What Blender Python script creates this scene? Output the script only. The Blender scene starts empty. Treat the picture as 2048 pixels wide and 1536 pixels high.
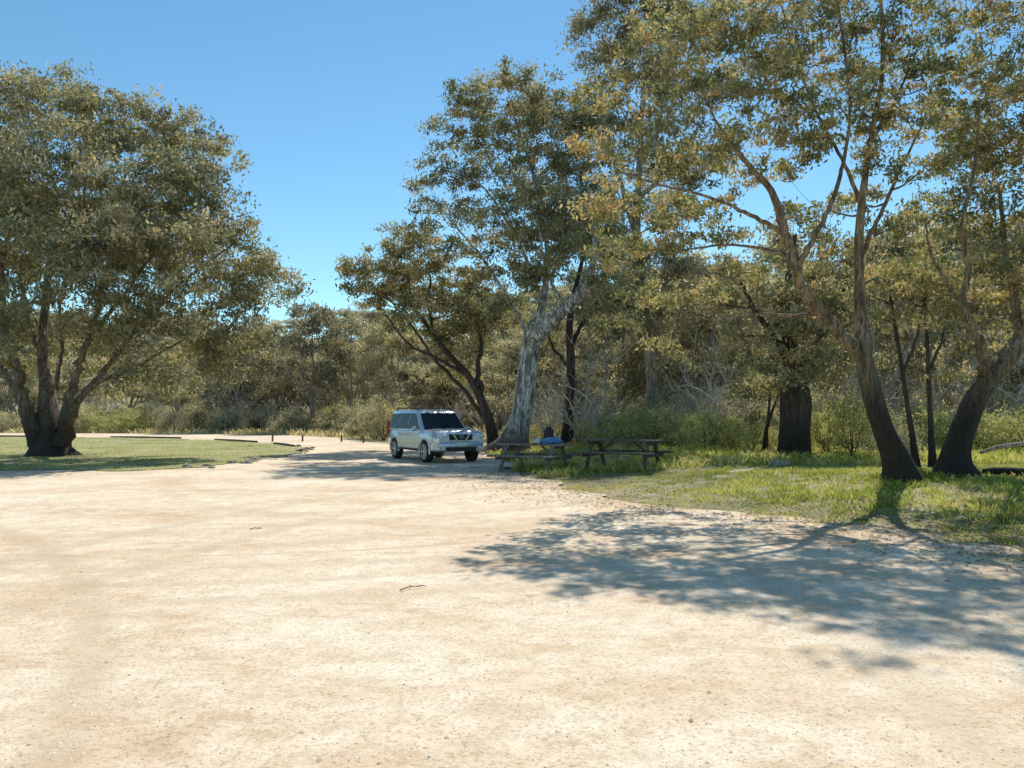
import bpy, bmesh, math, random
import numpy as np
from mathutils import Vector, Matrix
random.seed(7); RNG = np.random.default_rng(7)
C = bpy.data.collections.new('Place'); bpy.context.scene.collection.children.link(C)
R = math.radians
FPX, HOR, EYE = 1600.0, 830.0, 1.6
def P(px, py, Y): return np.array([(px-1024)/FPX*Y, Y, EYE+(HOR-py)/FPX*Y])
def G(px, py):
    Y = EYE*FPX/(py-HOR); return ((px-1024)/FPX*Y, Y)
def sstep(a, b, x):
    t = np.clip((np.asarray(x, float)-a)/(b-a), 0, 1); return t*t*(3-2*t)
# ------------------------------------------------------------ object helpers
def tag(o, label=None, cat=None, group=None, kind=None):
    if label: o['label'] = label
    if cat: o['category'] = cat
    if group: o['group'] = group
    if kind: o['kind'] = kind
    return o
def empty(name, loc, rz=0, label=None, cat=None, group=None):
    o = bpy.data.objects.new(name, None); C.objects.link(o); o.empty_display_size = .3
    o.location = [float(v) for v in loc]; o.rotation_euler = (0, 0, rz); return tag(o, label, cat, group)
def link(name, me, mat, parent=None, smooth=True):
    o = bpy.data.objects.new(name, me); C.objects.link(o)
    if mat: me.materials.append(mat)
    if parent: o.parent = parent
    if smooth:
        me.polygons.foreach_set('use_smooth', np.ones(len(me.polygons), bool))
    return o
def mesh_np(name, V, F, attr=None):
    me = bpy.data.meshes.new(name); V = np.asarray(V, np.float32); F = np.asarray(F, np.int32); k = F.shape[1]
    me.vertices.add(len(V)); me.vertices.foreach_set('co', V.ravel())
    me.loops.add(F.size); me.loops.foreach_set('vertex_index', F.ravel())
    me.polygons.add(len(F)); me.polygons.foreach_set('loop_start', np.arange(0, F.size, k, dtype=np.int32))
    if attr is not None:
        a = me.attributes.new('tint', 'FLOAT', 'POINT'); a.data.foreach_set('value', np.asarray(attr, np.float32))
    me.update(calc_edges=True); me.validate(); return me
class Q:      # quads gathered into one mesh
    def __init__(s): s.V = []; s.F = []; s.n = 0
    def add(s, V, F): s.V.append(V); s.F.append(F+s.n); s.n += len(V)
    def mesh(s, name, off=(0,0,0)): return mesh_np(name, np.vstack(s.V)-np.array(off), np.vstack(s.F))
def catmull(pts, step=6):
    p = np.array(pts, float)
    if len(p) < 3: 
        t = np.linspace(0, 1, step+1)[:, None]; return p[0]*(1-t)+p[-1]*t
    q = np.vstack([2*p[0]-p[1], p, 2*p[-1]-p[-2]]); out = []
    for i in range(1, len(q)-2):
        for k in range(step):
            t = k/step; a, b, c, d = q[i-1], q[i], q[i+1], q[i+2]
            out.append(.5*((2*b)+(-a+c)*t+(2*a-5*b+4*c-d)*t*t+(-a+3*b-3*c+d)*t**3))
    out.append(p[-1]); return np.array(out)
def tube(pts, n=6, lump=0.0, seed=0, flare=0.0):
    p = pts[:, :3]; r = pts[:, 3]; m = len(p)
    T = np.gradient(p, axis=0); T /= (np.linalg.norm(T, axis=1)[:, None]+1e-9)
    ref = np.array([0.9, 0.3, 0.1]); 
    if abs(T[0]@ref) > .85: ref = np.array([0, .3, 1.])
    u = ref-T[0]*(T[0]@ref); ang = np.linspace(0, 2*math.pi, n, endpoint=False); V = []
    for i in range(m):
        u = u-T[i]*(T[i]@u); u /= np.linalg.norm(u); w = np.cross(T[i], u)
        rr = r[i]*np.ones(n)
        if lump: rr = rr*(1+lump*(np.sin(2*ang+seed+i*.35)*.5+np.sin(3*ang-seed*2+i*.21)*.5+.4*np.sin(5*ang+i*.5+seed)))
        if flare:
            h = p[i, 2]-p[0, 2]; rr = rr*(1+flare*math.exp(-max(h, 0)/.45)*(.6+.6*np.sin(5*ang+seed)+.3*np.sin(3*ang)))
        V.append(p[i]+np.cos(ang)[:, None]*u*rr[:, None]+np.sin(ang)[:, None]*w*rr[:, None])
    V = np.vstack(V); i = np.arange(m-1)[:, None]*n; j = np.arange(n)[None]; j2 = (j+1) % n
    F = np.stack([i+j, i+j2, i+n+j2, i+n+j], -1).reshape(-1, 4); return V, F
# ------------------------------------------------------------ materials
def newmat(name):
    m = bpy.data.materials.new(name); m.use_nodes = True; nt = m.node_tree; nt.nodes.clear()
    return m, nt, nt.nodes.new('ShaderNodeOutputMaterial')
def nd(nt, t, **kw):
    n = nt.nodes.new('ShaderNode'+t)
    for k, v in kw.items():
        if k.startswith('i_'):
            n.inputs[k[2:].replace('_', ' ')].default_value = v
        else: setattr(n, k, v)
    return n
def ramp(nt, src, stops, interp='LINEAR'):
    r = nt.nodes.new('ShaderNodeValToRGB'); cr = r.color_ramp; cr.interpolation = interp
    while len(cr.elements) < len(stops): cr.elements.new(.5)
    for e, (p, c) in zip(cr.elements, stops): e.position = p; e.color = (*c, 1)
    nt.links.new(src, r.inputs[0]); return r.outputs[0]
def mixc(nt, f, a, b, mode='MIX'):
    m = nt.nodes.new('ShaderNodeMix'); m.data_type = 'RGBA'; m.blend_type = mode
    for s, v in ((m.inputs[0], f), (m.inputs[6], a), (m.inputs[7], b)):
        if hasattr(v, 'links'): nt.links.new(v, s)
        else: s.default_value = v if isinstance(v, float) else (*v, 1)
    return m.outputs[2]
def noise(nt, vec, scale, detail=5, rough=.6, dist=0.0):
    n = nd(nt, 'TexNoise', i_Scale=scale, i_Detail=detail, i_Roughness=rough, i_Distortion=dist); nt.links.new(vec, n.inputs['Vector']); return n.outputs['Fac']
def coords(nt, scale=(1,1,1), rot=(0,0,0), kind='Object'):
    t = nd(nt, 'TexCoord'); m = nd(nt, 'Mapping'); m.inputs['Scale'].default_value = scale; m.inputs['Rotation'].default_value = rot
    nt.links.new(t.outputs[kind], m.inputs['Vector']); return m.outputs[0]
def geo(nt): return nd(nt, 'NewGeometry').outputs['Position']
def simple(name, col, rough=.6, metal=0.0, var=.25, scale=8, bump=0.0, coat=0.0, ior=1.5):
    m, nt, out = newmat(name); b = nd(nt, 'BsdfPrincipled', i_Roughness=rough, i_Metallic=metal, i_IOR=ior); b.inputs['Coat Weight'].default_value = coat
    v = coords(nt); n = noise(nt, v, scale)
    c = ramp(nt, n, [(.3, tuple(x*(1-var) for x in col)), (.7, tuple(min(1, x*(1+var)) for x in col))])
    nt.links.new(c, b.inputs['Base Color'])
    if bump:
        bp = nd(nt, 'Bump', i_Strength=bump, i_Distance=.02); nt.links.new(n, bp.inputs['Height']); nt.links.new(bp.outputs[0], b.inputs['Normal'])
    nt.links.new(b.outputs[0], out.inputs[0]); return m
def leafmat(name, stops, trans=.44, gloss=.1, gain=1.0):
    m, nt, out = newmat(name); a = nd(nt, 'Attribute'); a.attribute_name = 'tint'
    c = ramp(nt, a.outputs['Fac'], [(p, tuple(min(1, v*gain) for v in q)) for p, q in stops])
    d = nd(nt, 'BsdfDiffuse'); t = nd(nt, 'BsdfTranslucent'); g = nd(nt, 'BsdfGlossy', i_Roughness=.6)
    g.inputs['Color'].default_value = (.78, .76, .7, 1)
    tc = mixc(nt, 1.0, c, (1.3, 1.24, .88), 'MULTIPLY'); nt.links.new(c, d.inputs[0]); nt.links.new(tc, t.inputs[0])
    m1 = nd(nt, 'MixShader'); m1.inputs[0].default_value = trans; nt.links.new(d.outputs[0], m1.inputs[1]); nt.links.new(t.outputs[0], m1.inputs[2])
    m2 = nd(nt, 'MixShader'); m2.inputs[0].default_value = gloss; nt.links.new(m1.outputs[0], m2.inputs[1]); nt.links.new(g.outputs[0], m2.inputs[2])
    nt.links.new(m2.outputs[0], out.inputs[0]); return m
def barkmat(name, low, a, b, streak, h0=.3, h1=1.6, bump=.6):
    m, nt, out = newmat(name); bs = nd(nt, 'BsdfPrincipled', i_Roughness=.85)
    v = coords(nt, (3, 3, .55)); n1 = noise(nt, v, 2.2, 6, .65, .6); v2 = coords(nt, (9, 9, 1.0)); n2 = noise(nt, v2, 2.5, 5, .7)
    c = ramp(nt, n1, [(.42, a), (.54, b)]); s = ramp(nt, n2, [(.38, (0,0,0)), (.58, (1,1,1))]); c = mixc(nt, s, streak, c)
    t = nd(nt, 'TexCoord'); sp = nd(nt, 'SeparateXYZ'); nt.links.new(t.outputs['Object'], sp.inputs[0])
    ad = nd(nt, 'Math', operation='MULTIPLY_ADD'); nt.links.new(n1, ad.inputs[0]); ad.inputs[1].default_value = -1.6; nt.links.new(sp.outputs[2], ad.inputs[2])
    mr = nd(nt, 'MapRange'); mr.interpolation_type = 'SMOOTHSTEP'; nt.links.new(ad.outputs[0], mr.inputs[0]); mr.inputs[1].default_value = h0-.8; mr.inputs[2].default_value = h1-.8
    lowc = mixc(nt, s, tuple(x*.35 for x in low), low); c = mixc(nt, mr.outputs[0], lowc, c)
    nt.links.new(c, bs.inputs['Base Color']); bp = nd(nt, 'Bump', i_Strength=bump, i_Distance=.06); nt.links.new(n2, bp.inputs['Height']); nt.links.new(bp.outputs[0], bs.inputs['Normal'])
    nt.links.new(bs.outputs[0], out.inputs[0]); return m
M = {}
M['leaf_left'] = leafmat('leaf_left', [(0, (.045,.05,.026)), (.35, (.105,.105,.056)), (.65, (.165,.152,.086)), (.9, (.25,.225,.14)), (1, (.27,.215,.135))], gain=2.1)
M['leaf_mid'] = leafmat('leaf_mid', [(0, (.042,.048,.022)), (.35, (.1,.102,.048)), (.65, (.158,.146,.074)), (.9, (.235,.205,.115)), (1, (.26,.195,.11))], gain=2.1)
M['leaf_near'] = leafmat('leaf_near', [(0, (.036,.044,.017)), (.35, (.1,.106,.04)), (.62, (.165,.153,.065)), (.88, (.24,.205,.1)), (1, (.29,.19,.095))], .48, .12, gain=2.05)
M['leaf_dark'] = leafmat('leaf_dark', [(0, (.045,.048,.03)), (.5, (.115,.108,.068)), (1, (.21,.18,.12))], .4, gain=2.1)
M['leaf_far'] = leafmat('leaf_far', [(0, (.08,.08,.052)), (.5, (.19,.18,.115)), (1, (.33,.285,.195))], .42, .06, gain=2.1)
M['leaf_shrub'] = leafmat('leaf_shrub', [(0, (.1,.115,.045)), (.5, (.25,.26,.105)), (1, (.43,.4,.2))], .42, .05, gain=1.55)
M['grass'] = leafmat('grass_blade', [(0, (.11,.14,.03)), (.45, (.27,.31,.07)), (.75, (.43,.42,.14)), (1, (.58,.49,.26))], .42, .03, gain=1.25)
M['dry'] = leafmat('dry_blade', [(0, (.25,.22,.11)), (.5, (.48,.41,.24)), (1, (.65,.57,.38))], .35, .03, gain=1.25)
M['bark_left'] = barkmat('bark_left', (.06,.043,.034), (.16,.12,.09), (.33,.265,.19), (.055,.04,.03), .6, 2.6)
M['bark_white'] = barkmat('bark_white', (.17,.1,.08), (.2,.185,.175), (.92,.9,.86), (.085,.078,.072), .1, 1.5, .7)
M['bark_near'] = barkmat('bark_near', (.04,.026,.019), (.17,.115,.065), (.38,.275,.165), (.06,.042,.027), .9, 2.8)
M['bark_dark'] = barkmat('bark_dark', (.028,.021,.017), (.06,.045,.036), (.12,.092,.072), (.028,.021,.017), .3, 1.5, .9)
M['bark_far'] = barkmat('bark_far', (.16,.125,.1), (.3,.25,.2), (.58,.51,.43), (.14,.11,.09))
M['dead'] = barkmat('dead_wood', (.4,.33,.27), (.5,.44,.37), (.76,.69,.6), (.32,.27,.22), 0, .5)
# ------------------------------------------------------------ terrain
VY = [-8, -1, 3, 6.5, 9.14, 11.4, 12.2, 13.5, 15.1, 17.7, 22.3, 27, 34, 40, 46.5]
VX = [22, 18, 13, 8.3, 6.0, 5.3, 4.4, 3.2, 1.9, 1.2, .1, -.2, -1.4, -5, -8.2]
def gnoise(x, y, s, seed=0):
    return (np.sin(x*s+seed)*np.cos(y*s*1.13+seed*2)+.6*np.sin(x*s*2.1-y*s*1.7+seed*3)+.35*np.sin(x*s*4.3+y*s*3.9+seed))/1.95
def edge_x(y): return np.interp(y, VY, VX)+.4*gnoise(y, y*.3, 1.3, 2)+.16*gnoise(y, y*.7, 5, 1)
def H(x, y):
    x = np.asarray(x, float); y = np.asarray(y, float); d = x-edge_x(y)
    h = .34*sstep(.3, 5.5, d)*(1-sstep(30, 44, y))+.03*gnoise(x, y, .9, 1)*sstep(.5, 2, d)
    st = 73-32*sstep(-6, 10, x); h = h+17*sstep(0, 95, y-st)+.5*gnoise(x, y, .09, 5)*sstep(0, 25, y-st)
    return h+.02*sstep(0, 10, d)
outer = [(18.0, -8)]
for y in np.arange(-7.5, 46.5, .2): outer.append((float(edge_x(y)), float(y)))
for x, y in [(-9.5,50), (-12,56), (-17,62), (-26,66.5), (-38,69.5), (-60,71), (-60,-8)]: outer.append((x, y))
def inpoly(x, y, poly):
    ins = np.zeros(np.shape(x), bool); n = len(poly)
    for i in range(n):
        (x1, y1), (x2, y2) = poly[i], poly[(i+1) % n]
        if y1 == y2: continue
        c = ((y1 > y) != (y2 > y)) & (x < (x2-x1)*(y-y1)/(y2-y1)+x1); ins ^= c
    return ins
xs = np.unique(np.concatenate([np.arange(-45, 30, .5), np.linspace(-160, -45, 50), np.linspace(30, 160, 50), np.linspace(-1500, -160, 14), np.linspace(160, 1500, 14)]))
ys = np.unique(np.concatenate([np.arange(-8, 80, .5), np.linspace(80, 200, 60), np.linspace(200, 1800, 14), np.linspace(-300, -8, 6)]))
X, Y = np.meshgrid(xs, ys); Z = H(X, Y)
ins = inpoly(X, Y, outer); Z = np.where(ins, -.05, Z); nx = len(xs)
I = (np.arange(len(ys)-1)[:, None]*nx+np.arange(nx-1)[None]); F = np.stack([I, I+1, I+nx+1, I+nx], -1).reshape(-1, 4)
def ground_mat(name, green):
    m, nt, out = newmat(name); b = nd(nt, 'BsdfPrincipled', i_Roughness=.95); p = geo(nt)
    n1 = noise(nt, p, .35, 6, .65); n2 = noise(nt, p, 3.0, 6, .7); n3 = noise(nt, p, 22.0, 4, .75)
    if green: c = ramp(nt, n1, [(.35, (.28,.31,.09)), (.48, (.45,.43,.17)), (.66, (.6,.52,.29))])
    else: c = ramp(nt, n1, [(.36, (.22,.22,.085)), (.48, (.38,.34,.17)), (.58, (.56,.46,.29)), (.72, (.64,.54,.37))])
    d = ramp(nt, n2, [(.35, (.55,.52,.46)), (.6, (1,1,1))]); c = mixc(nt, .7, c, d, 'MULTIPLY')
    d = ramp(nt, n3, [(.35, (.5,.5,.48)), (.62, (1.0,1.0,1.0))]); c = mixc(nt, .6, c, d, 'MULTIPLY')
    nt.links.new(c, b.inputs['Base Color']); bp = nd(nt, 'Bump', i_Strength=.6, i_Distance=.06); nt.links.new(n3, bp.inputs['Height']); nt.links.new(bp.outputs[0], b.inputs['Normal'])
    nt.links.new(b.outputs[0], out.inputs[0]); return m
g = link('ground', mesh_np('ground', np.stack([X, Y, Z], -1).reshape(-1, 3), F), ground_mat('grassy_ground', False)); tag(g, kind='structure')
def gravel_mat():
    m, nt, out = newmat('gravel'); b = nd(nt, 'BsdfPrincipled', i_Roughness=.97); b.inputs['Specular IOR Level'].default_value = .1; p = geo(nt)
    mp = nd(nt, 'Mapping'); nt.links.new(p, mp.inputs[0]); mp.inputs['Scale'].default_value = (.7, 1.0, 1); mp.inputs['Rotation'].default_value = (0, 0, .3)
    n1 = noise(nt, mp.outputs[0], .5, 8, .66, .3); n2 = noise(nt, p, 4.5, 6, .7); n3 = noise(nt, p, 42, 5, .8); n4 = noise(nt, mp.outputs[0], 1.6, 8, .74, .3)
    c = ramp(nt, n1, [(.34, (.72,.535,.36)), (.45, (.79,.63,.45)), (.54, (.84,.7,.52)), (.66, (.88,.77,.6))])
    c = mixc(nt, .55, c, ramp(nt, n4, [(.4, (.83,.74,.62)), (.54, (1,1,1))]), 'MULTIPLY')
    c = mixc(nt, .5, c, ramp(nt, n2, [(.36, (.76,.7,.62)), (.56, (1.04,1.04,1.04))]), 'MULTIPLY')
    c = mixc(nt, .7, c, ramp(nt, n3, [(.38, (.48,.41,.33)), (.48, (1.0,1.0,1.0)), (.66, (1.12,1.12,1.12))]), 'MULTIPLY')
    for (cx, cy, rad, w, st) in [(-4.3, 17, 8.0, .035, .8), (-4.3, 17.2, 9.75, .12, .45), (22, 4, 26.2, .16, .5), (22, 4, 27.9, .18, .5), (-30, 8, 32.5, .2, .35), (-12, 30, 20.5, .2, .45), (-12, 30, 22.2, .2, .45), (3, 22, 11.5, .18, .3), (-20, -3, 17.5, .15, .55), (-20, -3, 19.1, .15, .55), (-8, 40, 32, .16, .4), (-8, 40, 33.6, .16, .4)]:
        dn = nd(nt, 'VectorMath', operation='DISTANCE'); nt.links.new(p, dn.inputs[0]); dn.inputs[1].default_value = (cx, cy, 0)
        s = nd(nt, 'Math', operation='SUBTRACT'); nt.links.new(dn.outputs['Value'], s.inputs[0]); s.inputs[1].default_value = rad
        a = nd(nt, 'Math', operation='ABSOLUTE'); nt.links.new(s.outputs[0], a.inputs[0])
        mr = nd(nt, 'MapRange'); mr.interpolation_type = 'SMOOTHSTEP'; nt.links.new(a.outputs[0], mr.inputs[0]); mr.inputs[1].default_value = w*.3; mr.inputs[2].default_value = w*1.6; mr.inputs[3].default_value = st; mr.inputs[4].default_value = 0
        mu = nd(nt, 'Math', operation='MULTIPLY'); nt.links.new(mr.outputs[0], mu.inputs[0]); nt.links.new(ramp(nt, n4, [(.38, (0,0,0)), (.54, (1,1,1))]), mu.inputs[1])
        c = mixc(nt, mu.outputs[0], c, (.56, .42, .27))
    nt.links.new(c, b.inputs['Base Color'])
    ad = nd(nt, 'Math', operation='MULTIPLY_ADD'); nt.links.new(n2, ad.inputs[0]); ad.inputs[1].default_value = 1.6; nt.links.new(n3, ad.inputs[2])
    bp = nd(nt, 'Bump', i_Strength=.4, i_Distance=.022); nt.links.new(ad.outputs[0], bp.inputs['Height']); nt.links.new(bp.outputs[0], b.inputs['Normal'])
    nt.links.new(b.outputs[0], out.inputs[0]); return m
def flat_poly(name, pts, z, mat):
    bm = bmesh.new(); vs = [bm.verts.new((x, y, z)) for x, y in pts]
    es = [bm.edges.new((vs[i], vs[(i+1) % len(vs)])) for i in range(len(vs))]
    bmesh.ops.triangle_fill(bm, edges=es, use_beauty=True, use_dissolve=False, normal=(0, 0, 1))
    for f in bm.faces:
        if f.normal.z < 0: f.normal_flip()
    me = bpy.data.meshes.new(name); bm.to_mesh(me); bm.free(); return tag(link(name, me, mat, smooth=False), kind='structure')
flat_poly('gravel_car_park', outer, .012, gravel_mat())
isl = [(-60,24.2), (-30,24), (-20,23.4), (-14.5,22.9), (-11.3,22.9), (-9.7,23.9), (-9.0,26), (-8.85,29), (-8.9,33), (-9.6,37.5), (-12,42.5), (-15.5,47), (-22.3,53), (-31,57), (-45,59), (-60,60)]
ic = catmull([(x, y) for x, y in isl], 8); ic = [(float(x+.22*math.sin(x*3+y*2)+.14*math.sin(y*7)), float(y+.3*math.sin(x*1.3)+.15*math.sin(x*4.1))) for x, y in ic]
flat_poly('lawn', ic, .03, ground_mat('lawn_grass', True))
# ------------------------------------------------------------ grass, gravel stones, litter
def blades(name, xy, h, w, mat, per, spread, tint, lab, cat):
    n = len(xy); x = np.repeat(xy[:, 0], per); y = np.repeat(xy[:, 1], per); hh = np.repeat(h, per)*RNG.uniform(.45, 1.15, n*per); N = n*per
    r = spread*np.sqrt(RNG.random(N)); a = RNG.uniform(0, 2*math.pi, N); x = x+r*np.cos(a); y = y+r*np.sin(a); z = np.maximum(H(x, y), .01)
    lean = RNG.uniform(.1, 1.0, N)*hh; b = a+RNG.normal(0, .7, N); ww = w*RNG.uniform(.6, 1.3, N); fa = RNG.uniform(0, math.pi, N)
    ux, uy = np.cos(fa)*ww/2, np.sin(fa)*ww/2; tx, ty = x+np.cos(b)*lean, y+np.sin(b)*lean
    mx, my = x+np.cos(b)*lean*.35, y+np.sin(b)*lean*.35
    V = np.stack([np.stack([x-ux, y-uy, z-.01], -1), np.stack([x+ux, y+uy, z-.01], -1), np.stack([tx+ux*.1, ty+uy*.1, z+hh], -1), np.stack([mx-ux, my-uy, z+hh*.6], -1)], 1).reshape(-1, 3)
    F = np.arange(N*4).reshape(-1, 4); t = np.clip(np.repeat(tint, per)+RNG.normal(0, .15, N), 0, 1)
    return tag(link(name, mesh_np(name, V, F, np.repeat(t, 4)), mat, smooth=False), lab, cat, kind='stuff')
def scatter(n, x0, x1, y0, y1, bias=1.0):
    y = y0+(y1-y0)*RNG.random(n)**bias; return np.stack([RNG.uniform(x0, x1, n), y], -1)
s = scatter(19000, .0, 17, 7.0, 30, 1.3); d = s[:, 0]-edge_x(s[:, 1]); patch = gnoise(s[:, 0], s[:, 1], 1.6, 8)
keep = (s[:, 0] < s[:, 1]*.72+1) & (RNG.random(len(s)) < (.04*(d > -1.3)+.9*sstep(-.5, 1.3, d+.5*patch))*(.35+.65*sstep(-.5, .3, patch+.3*sstep(2, 5, s[:, 0])))); s = s[keep]; d = d[keep]; patch = patch[keep]
lush = sstep(2.2, 5.0, s[:, 0])*sstep(21, 15, s[:, 1]); hh = .03+.11*lush*sstep(.2, 2.2, d)*RNG.random(len(s))**1.6*(1+.7*patch)
hh = np.maximum(hh, .028)
blades('verge_grass', s, hh, .016, M['grass'], 16, .15, np.clip(.46+.4*gnoise(s[:, 0], s[:, 1], 1.1, 3)+.3*(1-sstep(0, 1.5, d)), 0, 1), 'patchy yellow green grass of the verge under the right hand trees', 'grass')
s = scatter(6500, -1, 24, 20, 46); d = s[:, 0]-edge_x(s[:, 1]); s = s[(d > .2)]
blades('tussock_grass', s, RNG.uniform(.08, .26, len(s)), .03, M['grass'], 12, .2, np.clip(.65+.38*gnoise(s[:, 0], s[:, 1], .7, 4), 0, 1), 'straw and green tussock grass behind the picnic tables', 'grass')
s = scatter(7000, -40, -8, 22.5, 58, 1.4); s = s[inpoly(s[:, 0], s[:, 1], ic)]
blades('lawn_blades', s, RNG.uniform(.03, .08, len(s)), .03, M['grass'], 9, .3, np.clip(.7+.3*gnoise(s[:, 0], s[:, 1], .6, 6), 0, 1), 'short mown yellow green grass around the big left tree', 'grass')
s = scatter(9000, -60, 45, 55, 120, 1.5); s = s[~inpoly(s[:, 0], s[:, 1], outer)]
blades('far_dry_grass', s, RNG.uniform(.2, .6, len(s)), .08, M['dry'], 9, .5, np.clip(.5+.3*gnoise(s[:, 0], s[:, 1], .3, 6), 0, 1), 'pale dry grass on the slope beyond the gravel road', 'grass')
def pebbles():
    N = 26000; y = 3.0+13*RNG.random(N)**1.7; x = RNG.uniform(-.68, .68, N)*y; ok = x < edge_x(y); x, y = x[ok], y[ok]; N = len(x)
    r = RNG.lognormal(math.log(.0043), .45, N); o = np.array([[1,0,0],[0,1,0],[-1,0,0],[0,-1,0],[0,0,.7],[0,0,-.5]])
    a = RNG.uniform(0, 6.28, N); sc = RNG.uniform(.6, 1.4, (N, 1, 3)); V = o[None]*sc*r[:, None, None]
    c, s_ = np.cos(a)[:, None], np.sin(a)[:, None]; V = np.stack([V[..., 0]*c-V[..., 1]*s_, V[..., 0]*s_+V[..., 1]*c, V[..., 2]], -1)
    V += np.stack([x, y, np.full(N, .012)], -1)[:, None]; T = np.array([[0,1,4],[1,2,4],[2,3,4],[3,0,4]]); F = (T[None]+np.arange(N)[:, None, None]*6).reshape(-1, 3)
    m, nt, out = newmat('pebble'); b = nd(nt, 'BsdfPrincipled', i_Roughness=.9); at = nd(nt, 'Attribute'); at.attribute_name = 'tint'
    nt.links.new(ramp(nt, at.outputs['Fac'], [(0, (.34,.26,.18)), (.3, (.66,.52,.36)), (1, (.86,.75,.58))]), b.inputs['Base Color']); nt.links.new(b.outputs[0], out.inputs[0])
    tag(link('gravel_stones', mesh_np('gravel_stones', V.reshape(-1, 3), F, np.repeat(RNG.random(N), 6)), m, smooth=False), 'small loose gravel stones over the car park', 'gravel', kind='stuff')
pebbles()
def litter():
    N = 9000; y = 7.5+17*RNG.random(N)**1.2; d = RNG.normal(.3, 1.2, N); x = edge_x(y)+d; z = np.maximum(H(x, y), .012)+.012+.05*(d > .3)*RNG.random(N)
    a = RNG.uniform(0, 6.28, N); L = RNG.uniform(.02, .05, N); W = L*.3; ca, sa = np.cos(a), np.sin(a); t = RNG.uniform(-.01, .015, N)
    V = np.stack([np.stack([x-ca*L, y-sa*L, z], -1), np.stack([x-sa*W, y+ca*W, z+t], -1), np.stack([x+ca*L, y+sa*L, z], -1), np.stack([x+sa*W, y-ca*W, z+t*.5], -1)], 1).reshape(-1, 3)
    m = leafmat('litter', [(0, (.1,.06,.035)), (.5, (.24,.16,.09)), (1, (.42,.32,.2))], .1, .05)
    tag(link('leaf_litter', mesh_np('leaf_litter', V, np.arange(N*4).reshape(-1, 4), np.repeat(RNG.random(N), 4)), m, smooth=False), 'brown fallen leaves along the ragged gravel and grass edge', 'leaf litter', kind='stuff')
litter()
# ------------------------------------------------------------ trees
def leaves(cent, m, sig, L, W, tint, droop=.7, flat=.6):
    n = len(cent); c = np.repeat(cent, m, axis=0); N = len(c); sg = np.repeat(sig, m)[:, None]
    c = c+RNG.normal(0, 1, (N, 3))*sg*np.array([1, 1, flat])
    a = RNG.normal(0, 1, (N, 3))+np.array([0, 0, -droop]); a /= np.linalg.norm(a, axis=1)[:, None]
    b = np.cross(a, RNG.normal(0, 1, (N, 3))); b /= np.linalg.norm(b, axis=1)[:, None]+1e-9
    s = RNG.uniform(.65, 1.3, (N, 1)); a = a*L*s/2; b = b*W*s/2
    V = np.stack([c-a, c+b-a*.15, c+a, c-b-a*.15], 1).reshape(-1, 3); F = np.arange(N*4).reshape(-1, 4)
    t = np.clip(np.repeat(tint, m)+RNG.normal(0, .2, N), 0, 1); return V, F, np.repeat(t, 4)
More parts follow.
